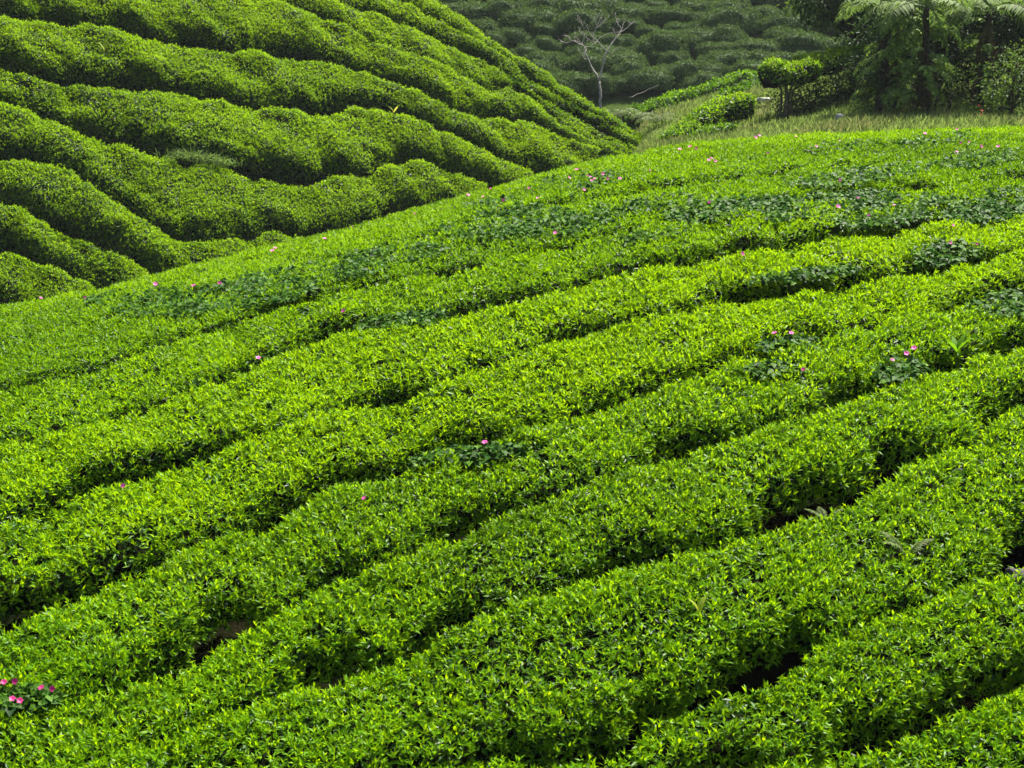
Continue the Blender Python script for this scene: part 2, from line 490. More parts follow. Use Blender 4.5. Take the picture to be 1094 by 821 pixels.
def sample(P, N, dens, wfun=None):
    """random points on a grid surface, dens per square metre"""
    a = P[1:, :-1] - P[:-1, :-1]; b = P[:-1, 1:] - P[:-1, :-1]
    ar = np.linalg.norm(np.cross(a, b), axis=-1)
    if wfun is not None:
        ar = ar * wfun
    cnt = rng.poisson(ar * dens)
    idx = np.repeat(np.arange(cnt.size), cnt.ravel())
    i, j = np.unravel_index(idx, cnt.shape)
    u = rng.random(len(i))[:, None]; v = rng.random(len(i))[:, None]
    def bl(Q):
        return (Q[i, j] * (1 - u) + Q[i + 1, j] * u) * (1 - v) + (Q[i, j + 1] * (1 - u) + Q[i + 1, j + 1] * u) * v
    return bl(P), nrm(bl(N)), (j + v[:, 0]) / (P.shape[1] - 1)

def hedge(EN, EF, top_fn, H, label, group, seed, near=True, n_exp=4.0, lump=0.05, lump_scale=0.6, leaf=0.072, d_shoot=380, d_old=650,
          age=0.15, old_age=0.72, nl=4, hi=False, neck=0.82, name="tea_hedge", stems=0, side_young=0.25):
    P, N, sn = shell(EN, EF, top_fn, H, n_exp, lump, lump_scale, 30, seed, neck, 0.055 if near else 0.11)
    base = np.array([P[..., 0].mean(), P[..., 1].mean(), P[..., 2].min()])
    root = empty(name, base)
    tag(root, label, "tea hedge", group)
    # inner twigs as one dark shell, shade put into its colour
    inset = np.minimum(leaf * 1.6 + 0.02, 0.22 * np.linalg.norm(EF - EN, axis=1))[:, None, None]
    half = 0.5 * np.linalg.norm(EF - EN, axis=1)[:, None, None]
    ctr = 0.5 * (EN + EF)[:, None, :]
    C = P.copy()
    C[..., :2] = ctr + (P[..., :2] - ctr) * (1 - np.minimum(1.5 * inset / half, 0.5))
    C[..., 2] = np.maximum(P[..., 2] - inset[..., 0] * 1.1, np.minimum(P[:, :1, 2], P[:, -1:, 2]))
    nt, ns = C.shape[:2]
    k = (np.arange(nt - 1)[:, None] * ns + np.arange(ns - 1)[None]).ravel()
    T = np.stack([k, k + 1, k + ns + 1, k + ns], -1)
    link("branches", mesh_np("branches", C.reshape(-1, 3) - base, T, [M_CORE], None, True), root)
    # leaves
    G = Geo()
    topw = np.clip((0.5 * (sn[1:] + sn[:-1])) * 1.6 - 0.45, 0, 1)[None, :]
    topw = np.clip(topw, side_young, 1) * (0.5 * (sn[1:] + sn[:-1]) > 0.30)[None, :]  # young leaves sit on top; thinning them below also paints shade
    Pp, Nn, s = sample(P, N, d_shoot, topw)
    patch = 0.5 * noise2(Pp[:, 0] / 1.5 + seed, Pp[:, 1] / 1.5, 21) + 0.6 * noise2(Pp[:, 0] / 3.6, Pp[:, 1] / 3.6, 24) + 0.35 * noise2(Pp[:, 0] / 0.55, Pp[:, 1] / 0.55 + seed, 22)
    fill = rng.random(len(Pp)) < np.clip(0.80 + 0.5 * noise2(Pp[:, 0] / 0.32, Pp[:, 1] / 0.32, 23), 0.3, 1)
    Pp, Nn, patch, s = Pp[fill], Nn[fill], patch[fill], s[fill]
    lift = rng.normal(0, 0.022 if near else 0.03, len(Pp))[:, None]
    ag = np.clip(age + 0.30 * patch + 0.35 * np.clip(0.75 - Nn[:, 2], 0, 1) * (0.5 if near else 0.6), 0, 1)  # older leaves down the sides, darkened further as painted shade
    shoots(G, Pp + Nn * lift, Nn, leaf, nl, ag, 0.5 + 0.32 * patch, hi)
    Pp, Nn, s = sample(P, N, d_old)
    n = len(Pp)
    D = nrm(np.cross(Nn, rng.normal(0, 1, (n, 3))) + Nn * rng.normal(0.25, 0.3, (n, 1)))
    LN = nrm(Nn + rng.normal(0, 0.45, (n, 3)) + np.array([0, 0, 0.3]))
    L = leaf * rng.uniform(0.8, 1.35, n)
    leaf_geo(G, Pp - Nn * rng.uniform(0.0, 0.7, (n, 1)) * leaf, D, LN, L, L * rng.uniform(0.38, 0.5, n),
             np.clip(old_age - 0.16 * np.clip(Nn[:, 2], 0, 1) + rng.normal(0, 0.14, n), 0, 1), np.clip(rng.normal(0.5, 0.22, n), 0, 1), False)  # mature leaves, lighter on top, with shade painted into the sides
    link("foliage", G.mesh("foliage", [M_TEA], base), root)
    for q in range(stems):
        i = int((q + 0.6 + random.uniform(-0.2, 0.2)) / stems * (nt - 1))
        k_ = 0.28 if near else 0.14; sc_ = 0.55 if near else 1.0
        e = EN[i] * (1 - k_) + EF[i] * k_
        zt = float(top_fn(e[0], e[1]))
        b0 = np.array([e[0] + random.uniform(-.1, .1), e[1], zt - float(np.max(H)) - 0.1]) - base
        fork = b0 + np.array([random.uniform(-.08, .08), 0.02, 0.38 * sc_])
        parts = [(wobble([b0, fork], 4, 0.012), sc_ * np.array([0.06, 0.05, 0.045, 0.04]))]
        for sgn in (-1, 0.4, 1):
            parts.append((wobble([fork, fork + sc_ * np.array([sgn * 0.18, 0.04, 0.22]), fork + sc_ * np.array([sgn * 0.3, 0.1, 0.36])], 5, 0.012), sc_ * np.linspace(0.035, 0.012, 5)))
        Vs, Ts, o = [], [], 0
        for p_, r_ in parts:
            V_, T_ = tube(p_, r_, 6); Vs.append(V_); Ts.append(T_ + o); o += len(V_)
        link("stem", mesh_np("stem", np.concatenate(Vs), np.concatenate(Ts), [M_DARKBARK if near else M_BARK], None, True), root)
    return root

# near hill: traced furrows between the rows (surveyed onto the hill's surface)
G1 = [(-160, 372), (0, 340), (100, 321), (200, 297), (300, 271), (350, 262), (450, 236), (550, 208), (650, 186), (760, 170), (900, 158), (1094, 150), (1260, 144)]
G2 = [(-160, 400), (0, 370), (60, 355), (150, 332), (240, 306), (330, 285), (420, 262), (500, 240), (580, 222), (660, 208), (740, 197), (850, 184), (960, 172), (1094, 160), (1260, 148)]
G3 = [(-160, 455), (0, 418), (80, 402), (170, 372), (250, 345), (330, 322), (410, 305), (490, 290), (570, 270), (650, 252), (730, 238), (810, 226), (900, 214), (1000, 200), (1094, 190), (1260, 172)]
G4 = [(-160, 535), (0, 481), (50, 468), (125, 448), (211, 416), (281, 388), (352, 360), (432, 345), (482, 338), (550, 325), (641, 302), (695, 288), (800, 270), (880, 258), (960, 248), (1047, 236), (1094, 228), (1260, 204)]
G5 = [(-160, 640), (0, 566), (60, 538), (120, 522), (201, 494), (236, 479), (322, 453), (372, 438), (427, 428), (467, 413), (550, 386), (600, 364), (650, 347), (700, 336), (760, 327), (820, 321), (890, 311), (970, 296), (1040, 281), (1094, 270), (1260, 235)]
G6 = [(-160, 735), (0, 672), (50, 652), (116, 624), (166, 598), (236, 572), (282, 557), (332, 544), (365, 521), (438, 498), (492, 478), (547, 461), (616, 446), (660, 435), (710, 413), (785, 388), (860, 365), (990, 338), (1094, 312), (1260, 272)]
G7 = [(-160, 815), (0, 768), (75, 750), (130, 735), (196, 718), (221, 697), (264, 671), (311, 648), (362, 621), (417, 604), (482, 578), (543, 545), (609, 521), (705, 491), (780, 471), (845, 451), (906, 433), (976, 405), (1016, 390), (1094, 373), (1260, 330)]
G8 = [(-160, 905), (60, 835), (160, 795), (240, 765), (306, 741), (352, 735), (382, 719), (432, 702), (503, 662), (544, 644), (609, 624), (710, 599), (795, 576), (846, 556), (916, 531), (951, 506), (1032, 474), (1062, 450), (1094, 432), (1260, 380)]
G9 = [(-160, 1040), (100, 950), (300, 885), (420, 845), (480, 822), (544, 818), (604, 815), (665, 806), (700, 766), (745, 750), (785, 742), (825, 722), (856, 702), (916, 672), (976, 652), (1026, 629), (1077, 614), (1094, 606), (1260, 535)]
G10 = [(-160, 1220), (300, 1030), (600, 915), (750, 850), (815, 821), (866, 810), (896, 801), (946, 795), (976, 777), (1021, 765), (1047, 747), (1094, 725), (1260, 650)]
G11 = [(-160, 1420), (300, 1220), (600, 1090), (900, 970), (1094, 880), (1260, 800)]
LINES = [None, G1, G2, G3, G4, G5, G6, G7, G8, G9, G10, G11]
#            gap width at each line (metres), how deep the row sides fall
GAPW = [0, 0.11, 0.15, 0.20, 0.24, 0.25, 0.24, 0.22, 0.22, 0.22, 0.22, 0.3]
def line_plan(i, px):
    if i == 0:
        u = (px - 547) / F; c = crest_d(u) * 1.13
        D = crest_d(u)
        v = crest_v(u) + GAM * (D - c) ** 2 / (c * D * D)
        return cam_to_world(u, v, c)[:, :2]
    py = lerp_line(LINES[i], px)
    return at(px, py, near_depth(px, py))[:, :2]

NEAR_LABELS = [
    "tea hedge along the crest of the near hill, farthest of its rows",
    "tea row just below the near hill's crest, dotted with pink flowers",
    "vine covered tea row, third down from the near hill's crest",
    "tea row fourth down from the near hill's crest, below the vine patches",
    "bright tea row, fifth down from the near hill's crest",
    "tea row, sixth down from the near hill's crest, with a broad leaved sprout behind it",
    "wide tea row carrying the broad leaved sprout, seventh down from the near crest",
    "tea row above the long dark furrow that opens at lower left of centre",
    "broad tea row with a fern on it, third up from the bottom right corner",
    "tea row in front of the grey rock, second up from the bottom right corner",
    "tea hedge filling the bottom right corner, nearest to the viewer",
]
# places where a furrow opens wide
DARKS = [(8, 330, 40, .28), (9, 630, 60, .15), (6, 365, 50, .2), (7, 225, 60, .15), (5, 100, 60, .2), (5, 385, 45, .15), (5, 830, 70, .2), (6, 650, 50, .2), (7, 800, 60, .2),
         (8, 860, 60, .2), (8, 970, 50, .1), (9, 790, 60, .04), (9, 1080, 40, .08), (10, 960, 60, .15), (4, 1050, 40, .18), (5, 1000, 50, .15), (4, 400, 60, .12), (4, 840, 60, .15),
         (3, 560, 60, .10), (2, 800, 60, .10), (3, 880, 60, .12), (6, 20, 50, .15), (5, 0, 40, .12)]
px_all = np.arange(-110, 1211, 9.0)
GN = "tea rows on the near hill"
for i in range(11):
    px = px_all.copy()
    if i >= 8: px = np.arange(-60, 1211, 9.0)
    if i == 9: px = np.arange(330, 1211, 9.0)
    if i == 10: px = np.arange(640, 1211, 9.0)
    EF = line_plan(i, px); EN = line_plan(i + 1, px)
    wv = EF - EN; wl = np.linalg.norm(wv, axis=1, keepdims=True)
    tang = nrm(np.gradient(EN, axis=0)); perp = np.stack([-tang[:, 1], tang[:, 0]], -1)
    perp = perp * np.sign((perp * wv).sum(1, keepdims=True))
    shear = np.maximum((perp * wv).sum(1, keepdims=True) / wl, 0.35)        # crossing angle of the column
    gap = GAPW[i + 1] * (0.95 + 0.9 * noise2(px / 60, np.zeros_like(px), 40 + i))
    for (ln, gp, gw, ad) in DARKS:
        if ln == i + 1: gap = gap + ad * np.exp(-((px - gp) / gw) ** 2)
    gap = np.clip(gap, 0.0, 0.62)[:, None]
    if i == 7:
        gap = gap * np.clip((px - 200) / 120, 0.12, 1)[:, None]
    EN = EN + wv / wl * np.minimum(gap / shear, 0.45 * wl)
    sub = np.linspace(0, len(px) - 1, int(len(px) * 1.6))
    f = lambda Q: np.stack([np.interp(sub, np.arange(len(px)), Q[:, k]) for k in (0, 1)], -1)
    EN, EF = f(EN), f(EF)
    near = i >= 6
    hedge(EN, EF, near_hill, 0.70, NEAR_LABELS[i], GN, 60 + 2 * i, True, n_exp=(12.0 if i < 3 else 13.0), lump=0.042, lump_scale=0.45,
          leaf=0.053 if near else 0.056, d_shoot=1300 if near else (1050 if i > 3 else 800), d_old=700 if near else 560, side_young=0.14,
          age=(0.27, 0.36, 0.36, 0.28, 0.12, 0.08, 0.08, 0.08, 0.10, 0.08, 0.05)[i], nl=4, hi=near, stems=(0, 0, 0, 0, 0, 0, 4, 5, 7, 5, 3)[i])

# left hill
SILF = [(a, b - 7) for a, b in SIL]
KM3 = [(-80, -125), (200, -95), (300, -72), (400, -18), (431, 0), (445, 8), (473, 21), (500, 38), (540, 63), (575, 86), (603, 104), (640, 124), (690, 153), (740, 180)]
KM2 = [(-80, -80), (200, -60), (300, -30), (369, 1), (406, 11), (434, 24), (456, 33), (470, 38), (488, 47), (505, 54), (526, 65), (552, 82), (568, 95), (585, 104), (610, 117), (650, 141), (700, 167), (740, 186)]
KM1 = [(-80, -30), (100, -28), (200, -22), (270, -10), (325, 7), (352, 18), (374, 27), (400, 41), (425, 52), (448, 58), (469, 67), (485, 72), (502, 80), (524, 91), (545, 92), (558, 96), (574, 108), (590, 127), (612, 143), (640, 155), (680, 172), (730, 192)]
K0 = [(-80, 17), (50, 17), (88, 21), (136, 31), (193, 42), (246, 52), (277, 51), (303, 53), (330, 57), (360, 66), (400, 76), (434, 91), (473, 109), (491, 117), (513, 122), (544, 124), (568, 127), (585, 136), (612, 148), (655, 165), (720, 195)]
K1 = [(-80, 55), (0, 69), (18, 72), (37, 76), (61, 82), (88, 87), (105, 89), (136, 91), (167, 94), (191, 93), (211, 99), (240, 103), (257, 107), (286, 110), (308, 113), (349, 114), (363, 111), (378, 107), (411, 110), (431, 120), (460, 133), (480, 142), (506, 154), (535, 167), (555, 178), (574, 185), (610, 190), (660, 205)]
K2 = [(-80, 100), (0, 110), (22, 112), (39, 118), (57, 127), (77, 137), (101, 139), (123, 147), (151, 152), (175, 160), (197, 169), (219, 169), (240, 174), (255, 179), (279, 183), (301, 188), (325, 192), (343, 187), (365, 181), (395, 181), (417, 172), (452, 168), (480, 178), (497, 183), (524, 193), (580, 215)]
K3 = [(-80, 165), (0, 169), (28, 170), (57, 176), (77, 180), (94, 192), (114, 206), (140, 222), (162, 237), (182, 246), (197, 251), (219, 253), (249, 250), (286, 247), (308, 251), (338, 254), (360, 250), (408, 229), (440, 217), (480, 214), (530, 235)]
K4 = [(-80, 190), (0, 216), (20, 222), (44, 233), (72, 243), (101, 253), (123, 265), (145, 276), (167, 288), (230, 303), (300, 300), (400, 275), (480, 262)]
K5 = [(-80, 250), (0, 260), (15, 261), (35, 268), (53, 277), (66, 283), (86, 290), (105, 303), (150, 330), (250, 350)]
K6 = [(-80, 315), (0, 323), (22, 328), (80, 350), (150, 380)]
LL = [("highest tea row on the left hill, along its skyline", SILF, KM3, 300, 735, 0),
      ("tea row just under the skyline row on the left hill", KM3, KM2, 290, 735, 0),
      ("narrow tea row, third down from the left hill's skyline", KM2, KM1, 180, 720, 0),
      ("tea row below a thin pole, fourth down on the left hill", KM1, K0, -80, 710, 3),
      ("long tea row with a pale yellow leaf, fifth down on the left hill", K0, K1, -80, 640, 0),
      ("humped tea row with an exposed woody stem, sixth down on the left hill", K1, K2, -80, 570, 4),
      ("tall shaggy tea row with ferny grass on it, seventh down on the left hill", K2, K3, -80, 520, 5),
      ("tea row running down into the hollow, eighth down on the left hill", K3, K4, -80, 470, 0),
      ("tea row second up from the hollow at the foot of the left hill", K4, K5, -80, 240, 0),
      ("lowest tea mound at the foot of the left hill", K5, K6, -80, 140, 0)]
for i, (lab, fa, ne, x0, x1, stems) in enumerate(LL):
    px = np.arange(x0, x1 + 1, 6.0)
    def plan(l):
        py = lerp_line(l, px)
        q = at(px, py, plane_depth(px, py, (LA, LB, LC)))[:, :2]
        return q
    EF, EN = plan(fa), plan(ne)
    wv = EF - EN; wl = np.linalg.norm(wv, axis=1, keepdims=True)
    gap = np.clip((0.56 if i > 2 else 0.14) + 0.25 * noise2(px / 55, np.zeros_like(px), 80 + i), 0.0, 0.75)[:, None]
    EN = EN + wv / wl * np.minimum(gap, 0.33 * wl)
    # rounded ends
    sub = np.linspace(0, len(px) - 1, int(len(px) * 1.5))
    f = lambda Q: np.stack([np.interp(sub, np.arange(len(px)), Q[:, k]) for k in (0, 1)], -1)
    hedge(f(EN), f(EF), left_hill, 1.08, lab, "tea rows on the left hill", 120 + 2 * i, False, n_exp=5.0, lump=0.115, lump_scale=0.7,
          leaf=0.064, d_shoot=950, d_old=800, age=0.05, old_age=0.84, nl=3, neck=0.82 if i > 2 else 0.95, stems=stems, side_young=0.04)  # mature leaf colour deepened to paint the shaded row fronts

# ------------------------------------------------------------------ small hedges beyond the near crest
def path_hedge(pts, width, H, label, group, seed, age, endp=6.0, **kw):
    """hedge along traced centre points (px, py of its top, depth)"""
    p = np.array(pts, float)
    q = at(p[:, 0], p[:, 1], p[:, 2])
    n = 40
    t = np.linspace(0, len(q) - 1, n)
    c = np.stack([np.interp(t, np.arange(len(q)), q[:, k]) for k in range(3)], -1)
    c[:, :2] += 0.0
    tg = nrm(np.gradient(c[:, :2], axis=0)); pr = np.stack([tg[:, 1], -tg[:, 0]], -1)
    pr = np.where((pr[:, 1:] > 0), -pr, pr)
    endr = np.sqrt(np.clip(1 - np.abs(np.linspace(-1, 1, n)) ** endp, 0.02, 1))[:, None]
    if endp < 5:
        c[:, 2] -= (1 - endr[:, 0]) * H * 0.25
        H = H * (0.3 + 0.7 * endr[:, 0])
    EN, EF = c[:, :2] + pr * width / 2 * endr, c[:, :2] - pr * width / 2 * endr
    def top(x, y):
        x = np.asarray(x, float); y = np.asarray(y, float)
        d = (x[..., None] - c[:, 0]) ** 2 + (y[..., None] - c[:, 1]) ** 2
        w = np.exp(-d / 0.25) + 1e-12
        return (w * c[:, 2]).sum(-1) / w.sum(-1)
    return hedge(EN, EF, top, H, label, group, seed, False, age=age, **kw)
BK = "small hedges beyond the near crest"
path_hedge([(712, 149, 36), (728, 136, 36.6), (745, 121, 37.3), (772, 104, 38.2), (806, 101, 38.8)], 0.85, 0.75, "small bright green tea hedge curving up beside the pale meadow", BK, 151, 0.12, lump=0.06, leaf=0.1, d_shoot=170, d_old=300, nl=3)
path_hedge([(738, 147, 34.5), (760, 137, 35.2), (785, 131, 35.6)], 0.6, 0.5, "short low tea hedge at the meadow's edge, just above the near crest", BK, 153, 0.25, lump=0.06, leaf=0.1, d_shoot=170, d_old=300, nl=3)
path_hedge([(655, 126, 49), (690, 112, 50), (725, 99, 51), (770, 84, 52), (806, 76, 53)], 1.1, 0.9, "long dull green tea hedge climbing toward the brown track", BK, 155, 0.45, lump=0.12, leaf=0.13, d_shoot=110, d_old=200, nl=3, old_age=0.8)
path_hedge([(776, 101, 46), (800, 88, 47), (826, 76, 48), (850, 66, 49)], 1.2, 0.9, "dull green tea hedge behind the bush on a bare stem", BK, 157, 0.5, lump=0.12, leaf=0.13, d_shoot=110, d_old=200, nl=3, old_age=0.8)
path_hedge([(811, 73, 36.9), (826, 69, 37), (845, 66, 37.2), (872, 60, 37.6), (925, 44, 38.4)], 1.8, 0.6, "flat topped tea bush overhanging its bare pale stem at the meadow", None, 159, 0.10, lump=0.15, lump_scale=0.5, leaf=0.08, d_shoot=330, d_old=420, nl=3, neck=0.7, endp=2.0, name="tea_bush", n_exp=2.3)

# ------------------------------------------------------------------ far hillside bushes
def bush_mesh(seed):
    g = Geo(); r = np.random.default_rng(seed)
    th = np.linspace(0, np.pi * 0.52, 9); ph = np.linspace(0, 2 * np.pi, 21)
    TH, PH = np.meshgrid(th, ph, indexing='ij')
    lum = 1 + 0.16 * noise2(np.cos(PH) * 2 + seed * 3.1, np.sin(PH) * 2 + TH * 2, seed)
    P = np.stack([np.sin(TH) ** 0.7 * np.cos(PH) * 1.5 * lum, np.sin(TH) ** 0.7 * np.sin(PH) * 0.8 * lum, np.abs(np.cos(TH)) ** 0.6 * 0.95 * lum], -1)
    gt = np.gradient(P, axis=0); gs = np.gradient(P, axis=1)
    N = nrm(np.cross(gt, gs) + 1e-6 * P); N = nrm(P / np.array([2.2, .7, .9]))
    Pp, Nn, s = sample(P, N, 330)
    n = len(Pp)
    D = nrm(np.cross(Nn, r.normal(0, 1, (n, 3))) + Nn * r.normal(0.4, 0.3, (n, 1)))
    L = r.uniform(0.07, 0.14, n)
    leaf_geo(g, Pp - Nn * r.uniform(-0.05, 0.1, (n, 1)), D, nrm(Nn + r.normal(0, 0.8, (n, 3))), L, L * 0.5, np.clip(r.normal(0.45, 0.2, n) + 0.3 * (0.5 - Nn[:, 2]), 0, 1), np.clip(r.normal(0.5, 0.2, n), 0, 1))  # leaf colour steps darker down the sides
    nl_ = len(np.concatenate(g.T))
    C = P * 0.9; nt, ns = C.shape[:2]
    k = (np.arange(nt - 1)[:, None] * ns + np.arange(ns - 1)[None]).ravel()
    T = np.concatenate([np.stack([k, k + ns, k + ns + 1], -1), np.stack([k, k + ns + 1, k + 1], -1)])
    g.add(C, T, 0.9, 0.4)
    V, T, A, H = g.arrays()
    return mesh_np("tea_bush", V, T, [M_BUSH], {"age": A, "tint": H})
BM = [bush_mesh(s) for s in range(5)]
rowy = np.array([-36, -24, -13, -3, 6, 15, 24, 33, 43, 53, 63, 73, 84, 95, 106])
for ri, py0 in enumerate(rowy):
    for pxb in np.arange(470, 915, 29):
        px_ = pxb + rng.uniform(-14, 14) + (ri % 2) * 22
        py_ = py0 + rng.uniform(-5, 5) - (px_ - 650) * 0.05 + 6 * math.sin(px_ / 60 + ri)
        if py_ > 112: continue
        if abs((px_ - 803) + (py_ - 52)) < 13 and 15 < py_ < 100: continue       # the bare track
        c = float(plane_depth(px_, py_, (FA, FB, FC)))
        p = at(px_, py_, c)
        o = link("tea_bush", BM[rng.integers(0, 5)])
        o.location = (p[0], p[1], float(ground_z(p[0], p[1])) - 0.2)
        s = rng.uniform(0.5, 0.95)
        o.scale = (s * rng.uniform(0.7, 1.2), s * rng.uniform(0.9, 1.3), s * rng.uniform(1.0, 1.5))
        o.rotation_euler = (0, 0, rng.normal(0.12, 0.25))
        tag(o, "rounded grey green tea bush on the hazy hillside beyond the bare tree", "tea bush", "tea bushes on the far hillside")

# ------------------------------------------------------------------ dead tree
def branch_tree(name, limbs, mat, base, seg=7):
    root = empty(name, base)
    return root
dt_c = 47.5
def dpt(px, py, dz=0.0): return at(px, py, dt_c + dz)
LIMBS = {
    "trunk": [([(640, 128), (641, 116), (642, 103), (640, 87)], 0.095, 0.07, 0)],
    "left": [([(640, 87), (634, 75), (628, 64), (624, 50), (617, 46), (611, 44), (605, 38), (601, 38)], 0.06, 0.012, -0.5),
             ([(625, 58), (626, 50), (633, 49), (642, 39), (655, 35)], 0.026, 0.008, 0.4),
             ([(624, 51), (621, 46)], 0.02, 0.008, 0), ([(628, 64), (624, 62), (618, 53)], 0.018, 0.006, 0.5)],
    "right": [([(640, 87), (645, 64), (652, 48), (659, 39), (664, 33), (666, 25)], 0.06, 0.012, 0.4),
              ([(648, 55), (638, 44), (631, 37), (629, 34)], 0.03, 0.01, -0.4),
              ([(638, 45), (631, 44), (621, 36), (618, 29)], 0.02, 0.006, -0.3),
              ([(658, 40), (656, 33)], 0.018, 0.006, 0), ([(662, 35), (670, 30), (676, 24)], 0.016, 0.005, 0.3),
              ([(621, 37), (624, 31), (622, 26)], 0.012, 0.004, .1), ([(611, 44), (606, 46), (599, 45)], 0.012, 0.004, .1), ([(645, 63), (652, 58), (660, 52)], 0.013, 0.004, .2), ([(664, 31), (660, 26), (661, 20)], 0.011, 0.004, .2), ([(633, 40), (637, 30), (636, 22), (640, 17)], 0.014, 0.005, 0.2), ([(637, 30), (643, 26)], 0.01, 0.004, 0.2)],
}
b0 = at(640, 130, dt_c)
dead = empty("bare_tree", b0)
tag(dead, "leafless white tree with forked bare branches in front of the far hillside", "tree")
for key, ls in LIMBS.items():
    Vs, Ts, o = [], [], 0
    for pts, r0, r1, dz in ls:
        q = np.array([dpt(a, b, dz * k / max(len(pts) - 1, 1)) for k, (a, b) in enumerate(pts)])
        m = max(len(q) * 3, 5)
        V_, T_ = tube(wobble(q, m, 0.012), np.linspace(r0 * .62, r1 * .7, m), 6)
        Vs.append(V_); Ts.append(T_ + o); o += len(V_)
        if key != "trunk":
            for k in range(5):
                f = random.uniform(.35, 1.0) * (len(q) - 1); i0 = min(int(f), len(q) - 2)
                a0 = q[i0] + (q[i0 + 1] - q[i0]) * (f - i0)
                d0 = (q[i0 + 1] - q[i0]); d0 = d0 / np.linalg.norm(d0)
                e0 = a0 + (d0 * .5 + np.array([random.uniform(-.8, .8), random.uniform(-.6, .6), random.uniform(.1, .8)])) * random.uniform(.15, .42)
                V_, T_ = tube(wobble(np.array([a0, .5 * a0 + .5 * e0 + rng.normal(0, .03, 3), e0]), 5, 0.012), np.linspace(0.006, 0.003, 5), 4)
                Vs.append(V_); Ts.append(T_ + o); o += len(V_)
    link("trunk" if key == "trunk" else "limb", mesh_np("limb", np.concatenate(Vs) - b0, np.concatenate(Ts), [M_PALEWOOD], None, True), dead)
V_, T_ = tube(wobble(np.array([at(672, 104, 46.2), at(684, 100, 46.4), at(694, 95, 46.6), at(705, 91, 46.8)]), 10, 0.015), np.linspace(0.009, 0.003, 10), 5)
fb = V_.mean(0)
tag(link("fallen_branch", mesh_np("fallen_branch", V_ - fb, T_, [M_PALEWOOD], None, True), None, fb), "thin pale branch lying above the ferns beside the bare tree", "branch")

# ------------------------------------------------------------------ ferns
def frond_mesh(length, arch, width, npin, age, age_j, droopy, seed, sag=0.5, fat=0.75):
    """one arching frond: midrib plus pinnae, root at origin, heading +X"""
    r = np.random.default_rng(seed); g = Geo()
    t = np.linspace(0, 1, 14)
    ang = arch - droopy * t ** 1.3
    dx = np.cos(ang); dz = np.sin(ang)
    x = np.concatenate([[0], np.cumsum(dx[:-1])]) * length / 13; z = np.concatenate([[0], np.cumsum(dz[:-1])]) * length / 13
    y = 0.05 * length * np.sin(t * 3 + seed) * t
    rib = np.stack([x, y, z], -1)
    V, T = tube(rib, np.linspace(0.018, 0.005, 14) * length / 2, 4)
    g.add(V, T, min(age + 0.2, 1), 0.4)
    tp = np.linspace(0.12, 0.99, npin)
    P = np.stack([np.interp(tp, t, rib[:, k]) for k in range(3)], -1)
    tg = nrm(np.stack([np.interp(tp, t, np.gradient(rib[:, k])) for k in range(3)], -1))
    lat = nrm(np.cross(np.array([0, 0, 1.0])[None], tg) + 1e-6); up = np.cross(tg, lat)
    prof = np.sin(np.clip(tp * 1.02, 0, 1) ** 0.75 * np.pi) ** 0.8 * width
    for sgn in (-1, 1):
        D = nrm(lat * sgn + tg * 0.55 - up * sag * r.uniform(0.3, 1.2, (npin, 1)) + r.normal(0, 0.08, (npin, 3)))
        Lp = prof * r.uniform(0.85, 1.1, npin) + 0.02
        leaf_geo(g, P, D, up + r.normal(0, 0.15, (npin, 3)), Lp, length / npin * fat * np.ones(npin), np.clip(age + r.normal(0, age_j, npin), 0, 1), np.clip(r.normal(0.5, 0.2, npin), 0, 1), True, droop=0.2, wide=0.35)
    V, T, A, H = g.arrays()
    return mesh_np("frond", V, T, [M_FERN], {"age": A, "tint": H})
FR_GREEN = [frond_mesh(1.9, 0.42, 0.42, 24, 0.42, 0.1, 1.9, s, 0.4, 1.0) for s in range(3)]
FR_DROOP = [frond_mesh(1.15, 0.75, 0.27, 12, 0.10, 0.16, 2.5, 10 + s, 0.55, 0.85) for s in range(4)]  # hanging fronds, colour lightened to stand for light caught under the crown
FR_DEAD = [frond_mesh(1.3, -0.3, 0.16, 15, 0.9, 0.12, 1.2, 20 + s, 1.3, 1.2) for s in range(3)]
FR_PALE = [frond_mesh(1.9, 0.75, 0.36, 20, 0.62, 0.1, 1.7, 50 + s, 0.35, 0.9) for s in range(2)]
FR_SMALL = [frond_mesh(0.55, 0.9, 0.12, 18, 0.58, 0.06, 1.2, 30 + s, 0.2, 1.0) for s in range(2)]

def put_frond(me, parent, loc, az, pitch, s):
    o = link("frond", me, parent, loc)
    o.rotation_euler = (random.uniform(-.2, .2), pitch, az); o.scale = (s, s, s)
    return o

